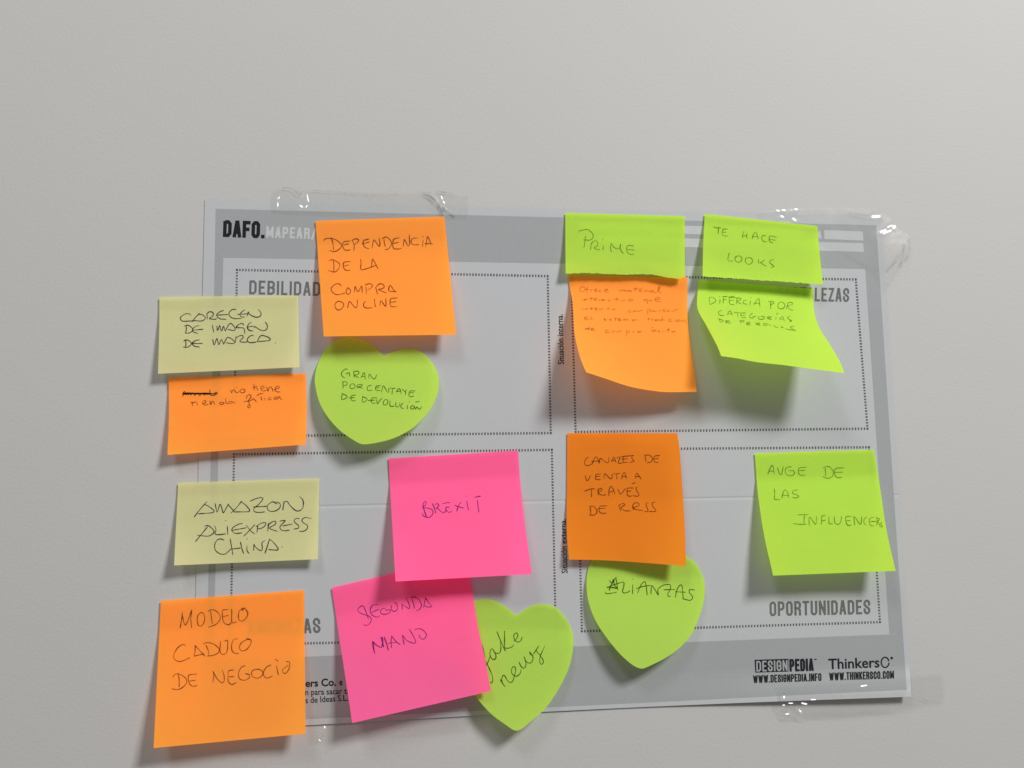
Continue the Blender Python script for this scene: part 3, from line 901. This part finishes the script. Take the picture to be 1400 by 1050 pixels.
write('canales', INK_BROWN, 790, 615, 11.05, """
170 115,145 115,105 170,105 220,150 240,215 210;215 220,245 140,275 105,300 130,320 200;200 180,320 165;325 205,335 130,350 130,440 195,465 180,470 110;505 190,530 130,550 110,575 190;510 160,575 160;
580 125,640 110,610 190,640 205,690 190;770 95,690 100,685 140,690 185,760 190;660 140,750 135;650 100,850 85;850 85,815 95,825 140,850 170,790 190;
1015 90,1030 180;1000 85,1080 80,1125 130,1110 180,1040 195;1245 85,1160 95,1150 140,1165 185,1220 185;1130 140,1220 130;
110 385,130 455,150 465,195 380;350 365,280 370,270 400,275 445,350 448;270 405,340 400;395 440,400 365,410 360,490 435,515 430,520 365;530 365,640 355;590 360,590 445;660 445,680 360,710 345,735 435;670 400,735 400;
865 440,880 365,895 350,925 395,960 445;870 405,935 400;95 625,200 590,260 590;205 600,208 715;310 590,305 690;290 620,340 580,365 590,350 620,310 640,350 680,430 680;470 700,470 620,495 550,520 560,560 670;470 640,540 625;
600 590,640 665,655 670,720 580;850 575,750 580,745 630,750 685,790 700,820 690;735 625,810 620;905 560,880 575,890 620,925 670,905 700,830 690;815 515,870 492;
185 850,200 985;170 850,240 855,290 920,270 970,215 990,170 975;440 845,340 850,320 890,335 945,385 960,430 950;300 890,420 880;620 830,645 930;615 840,680 810,710 830,650 880,720 920,800 920;
830 850,840 910;820 870,850 810,910 800,925 840,835 880,900 905,990 915;1070 800,1030 805,1040 860,1060 910,1040 935,1000 930;1170 790,1125 800,1130 850,1170 900,1175 930,1070 930""", 1.4)

write('alianzas', INK_GREEN, 820, 780, 10, """
75 290,85 315,150 312,235 295;100 240,150 210,240 180,325 160,325 230,310 280,325 305,375 300,415 275;1.3|130 275,145 220,220 95;220 90,235 180,245 270;130 130,160 170,190 120,200 200,240 240,130 220;90 225,240 245;
450 190,448 325;455 115;515 310,550 220,590 165,620 155,635 220,648 340;495 250,600 215,700 205;700 325,705 215,715 205,760 270,800 335,795 260,850 210,920 190,965 200,965 250,930 320,940 352,970 350;870 262,1030 260;
1035 370,1050 280,1085 210,1120 200,1135 300,1140 400;1030 290,1175 297;1300 265,1230 262,1225 300,1265 350,1265 385,1230 408,1140 385""", 1.5)

write('auge', INK_PALEG, 1040, 630, 7.778, """
75 145,95 90,115 50,130 55,145 145;85 112,140 108;178 70,200 140,220 145,240 60;330 65,280 70,260 110,280 150,330 158,360 130,345 105,295 105;485 68,415 75,400 100,410 145,455 155,475 145;405 105,475 100;
685 75,690 165;660 75,720 60,770 110,765 160,725 185,680 178,655 160;890 75,800 80,785 110,795 165,830 180,868 175;785 125,875 120;
145 295,148 360,150 410,210 408;225 400,235 350,255 310,285 330,300 400;230 365,300 372;395 310,350 315,340 345,390 365,405 380,370 395,335 390;
390 575,510 570;465 575,460 670;345 665,400 675,485 675;515 690,520 600,580 675,590 660,592 590;640 590,690 578;650 585,645 680;645 640,690 630;725 590,725 660,735 670,770 670;780 590,790 660,820 678,850 650,860 590;
970 590,910 595,905 640,925 685,970 680;905 640,960 635;1000 685,995 595,1060 675,1075 590;1130 595,1100 620,1100 665,1125 685;1210 600,1165 610,1155 650,1175 690,1205 690;1160 645,1225 645;1235 600,1235 690;1235 605,1265 620,1245 645,1270 690;1290 650,1275 670,1295 700,1260 700""", 1.5)

# ------------------------------------------------------------------ clear tape
CREASE_SHADE = ink_mat('film_crease_shade', (0.10, 0.10, 0.095, 1), 0.36)  # dark lines on the film: shade of its creases, painted in
EDGE_SHADE = ink_mat('film_edge_shade', (0.20, 0.20, 0.19, 1), 0.20)  # grey lines on the film: painted shade of its edges and curl

def tape(outline, label, nu, nv, height, facets=(), fold_shades=(), rim_shades=()):
    """outline = (top, right, bottom, left) pixel polylines; height(px, py) = distance of the film from the wall;
    facets = crinkles (px, py, length, width, angle) that face the ceiling light; folds and rims = dark lines, painted shade of creases and lifted edges"""
    t, r, b, l = [catmull(c, 2) for c in outline]
    g = coons(t, r, b, l, nu, nv)
    fac = []
    for (fx, fy, ln, wd, an) in facets:
        c = at(fx, fy, 0.003)
        H = (CP - c).normalized() + (Vector(KEY) - c).normalized()
        fac.append((fx, fy, ln / 2, wd / 2, math.cos(math.radians(an)), math.sin(math.radians(an)), c, -H.x / -H.y, -H.z / -H.y))
    verts = []
    for j in range(nv + 1):
        for i in range(nu + 1):
            p = g[j][i]
            h = height(p.x, p.y)
            for (fx, fy, ln, wd, ca, sa, c, gx, gz) in fac:
                dx, dy = p.x - fx, p.y - fy
                if abs(dx) + abs(dy) > 30:
                    continue
                a, q = (dx * ca + dy * sa) / (ln + 1.0), (-dx * sa + dy * ca) / (wd + 1.0)
                w = math.exp(-(a ** 4 * 0.5 + q * q * 0.6))
                if w > 0.002:
                    o = at(p.x, p.y, 0.003) - c
                    h = h * (1 - w) + (height(fx, fy) + gx * o.x + gz * o.z) * w
            verts.append(at(p.x, p.y, h))
    faces = grid_faces(nu, nv)
    o = link('adhesive_tape', verts, faces, TAPE, smooth=True)
    tag(o, label, 'tape', 'clear tape strips')
    bv = bvh_of(verts, faces)
    if fold_shades:
        for w, pts in fold_shades:
            m = Marks(bv, 0.00005)
            m.pen(pts, w, 0.35)
            m.build('crease_shade', CREASE_SHADE, o)
    if rim_shades:
        for w, pts in rim_shades:
            m = Marks(bv, 0.00005)
            m.pen(pts, w, 0.25)
            m.build('film_edge_shade', EDGE_SHADE, o)
    return o

def near(px, py, cx, cy, r):
    return math.exp(-((px - cx) ** 2 + (py - cy) ** 2) / (r * r))

def wrinkle(px, py, sc, seed):
    return noise.noise((px * sc, py * sc * 0.9, seed)) + 0.5 * noise.noise((px * sc * 2.1, py * sc * 2.0, seed + 5))

def seg(px, py, ax, ay, bx, by):
    a, b, p = Vector((ax, ay)), Vector((bx, by)), Vector((px, py))
    t = max(0, min(1, (p - a).dot(b - a) / (b - a).length_squared))
    return (p - (a + (b - a) * t)).length

def h1(px, py):
    h = 0.0010 + 0.0002 * wrinkle(px, py, 0.03, 2)
    h += 0.0012 * near(px, py, 401, 272, 17) + 0.0003 * near(px, py, 400, 272, 40) * wrinkle(px, py, 0.08, 3)
    h += 0.0005 * math.exp(-(seg(px, py, 585, 262, 606, 292) / 6.0) ** 2)
    h += 0.0004 * near(px, py, 612, 274, 18) * wrinkle(px, py, 0.09, 8)
    return h
tape(([(374, 260), (392, 255), (410, 258), (470, 261), (560, 263), (600, 261), (640, 268)], [(640, 268), (641, 284), (638, 300)],
      [(371, 291), (470, 296), (560, 300), (638, 300)], [(374, 260), (370, 275), (371, 291)]),
     'crumpled clear tape strip along the top edge at the left of the worksheet', 520, 80, h1,
     [(380, 277, 14, 1.6, 100), (381, 271, 5, 1.4, 120), (421, 272, 13, 1.7, 80), (419, 282, 6, 1.6, 130), (412, 282, 5, 2.2, 20),
      (604, 270, 4, 2.0, 70), (607, 276.5, 3.5, 2.2, 50)],
     [(1.3, [(376, 259), (388, 256.5), (398, 257.5), (405, 262), (410, 266), (414, 262)]), (3.4, [(579, 265), (590, 270), (599, 280), (603, 290), (606, 297)]),
      (1.2, [(596, 263), (604, 262.5), (612, 264)]), (2.6, [(604, 283), (612, 290), (622, 297)])],
     [(1.1, [(424, 260), (470, 263), (520, 266), (560, 262), (590, 264)]), (1.1, [(612, 264), (632, 266), (640, 272), (641, 282)]), (1.4, [(500, 268), (506, 272), (509, 266)])])

def h2(px, py):
    h = 0.0009 + 0.0014 * smooth01(1135, 1195, px) + 0.0002 * wrinkle(px, py, 0.03, 12)
    h += 0.00015 * near(px, py, 1078, 293, 22) * wrinkle(px, py, 0.11, 3)
    h += 0.0006 * near(px, py, 1226, 330, 27) + 0.0010 * near(px, py, 1232, 356, 26)
    h += 0.00010 * near(px, py, 1215, 320, 30) * wrinkle(px, py, 0.06, 31)
    return h
tape(([(1038, 289), (1090, 285), (1160, 284), (1196, 286)], [(1196, 286), (1213, 294), (1227, 311), (1242, 321), (1247, 336), (1243, 354), (1228, 376), (1213, 398)],
      [(1040, 322), (1110, 332), (1190, 366), (1213, 398)], [(1038, 289), (1035, 305), (1040, 322)]),
     'clear tape strip curling off the top right corner of the worksheet', 440, 120, h2,
     [(1063, 287.5, 4, 2, 30), (1071, 287, 4, 2.2, 30), (1088.5, 286, 2.5, 2, 0), (1069.5, 296, 3, 2, 0), (1086, 300, 5, 2, 60),
      (1197.5, 296, 10, 4.4, 4), (1208, 315.5, 11, 1.8, -38), (1217, 310, 7, 3.2, -42), (1214, 316.5, 14, 1.8, -32), (1222.5, 310.5, 6, 1.8, -75)],
     [(2.4, [(1196, 287), (1206, 289.5), (1213, 294), (1219, 302), (1225, 309)]), (3.0, [(1232, 314), (1237, 317), (1241, 319)])],
     [(1.6, [(1225, 309), (1233, 315), (1243, 321), (1246, 331)]), (5.0, [(1243, 326), (1242, 345), (1234, 366), (1220, 384)]), (1.2, [(1160, 292), (1196, 296)]), (3.0, [(1236, 340), (1226, 356), (1217, 366)])])

def h3(px, py):
    edge = 952.5 + (1246 - px) * 0.041
    q = (py - edge) / (60.0 if py < edge else 18.0)
    h = 0.0012 + 0.0044 * smooth01(0.62, 0.97, (px - 264) / 982) * (1 - smooth01(1225, 1268, px)) * math.exp(-q * q)
    return h + 0.0002 * wrinkle(px, py, 0.03, 22) + 0.0002 * near(px, py, 1086, 964, 26) * wrinkle(px, py, 0.10, 44)
tape(([(1062, 938), (1160, 930), (1288, 921)], [(1288, 921), (1292, 940), (1290, 962)], [(1068, 986), (1160, 978), (1290, 962)], [(1062, 938), (1066, 962), (1068, 986)]),
     'clear tape strip with bright crinkles on the bottom edge below the printed web addresses', 560, 110, h3,
     [(1072, 953, 6, 1.8, 92), (1081, 961.5, 6, 2, -8), (1099.5, 962, 9, 3.6, 18), (1112, 956.5, 6, 1.5, -6), (1094, 972, 15, 2.0, 62), (1077, 970.5, 7, 1.8, -55),
      (1076, 976, 6, 3.0, -15), (1071.5, 964, 2.5, 2, 0), (1181, 937.5, 8, 1.6, -15)],
     [(1.2, [(1063, 945), (1066, 956), (1067, 966)]), (1.2, [(1085, 966), (1088, 958), (1092, 963)])],
     [(1.3, [(1246, 924), (1268, 922), (1288, 921)]), (1.6, [(1252, 950), (1268, 958), (1279, 957)])])

def h4(px, py):
    return 0.0014 + 0.0002 * wrinkle(px, py, 0.03, 52) + 0.0003 * near(px, py, 446, 998, 24) * wrinkle(px, py, 0.10, 60)
tape(([(424, 978), (470, 975), (560, 970), (640, 966)], [(640, 966), (642, 980), (640, 1000)], [(426, 1016), (500, 1011), (570, 1006), (640, 1000)], [(424, 978), (422, 996), (426, 1016)]),
     'clear tape strip under the bottom edge beside the large orange note', 300, 70, h4,
     [(444, 994, 5, 1.5, 100), (462, 1001, 5, 1.5, 80), (437, 1012, 3, 1.4, 60)], (), [(1.2, [(432, 1016), (440, 1008), (446, 999)])])
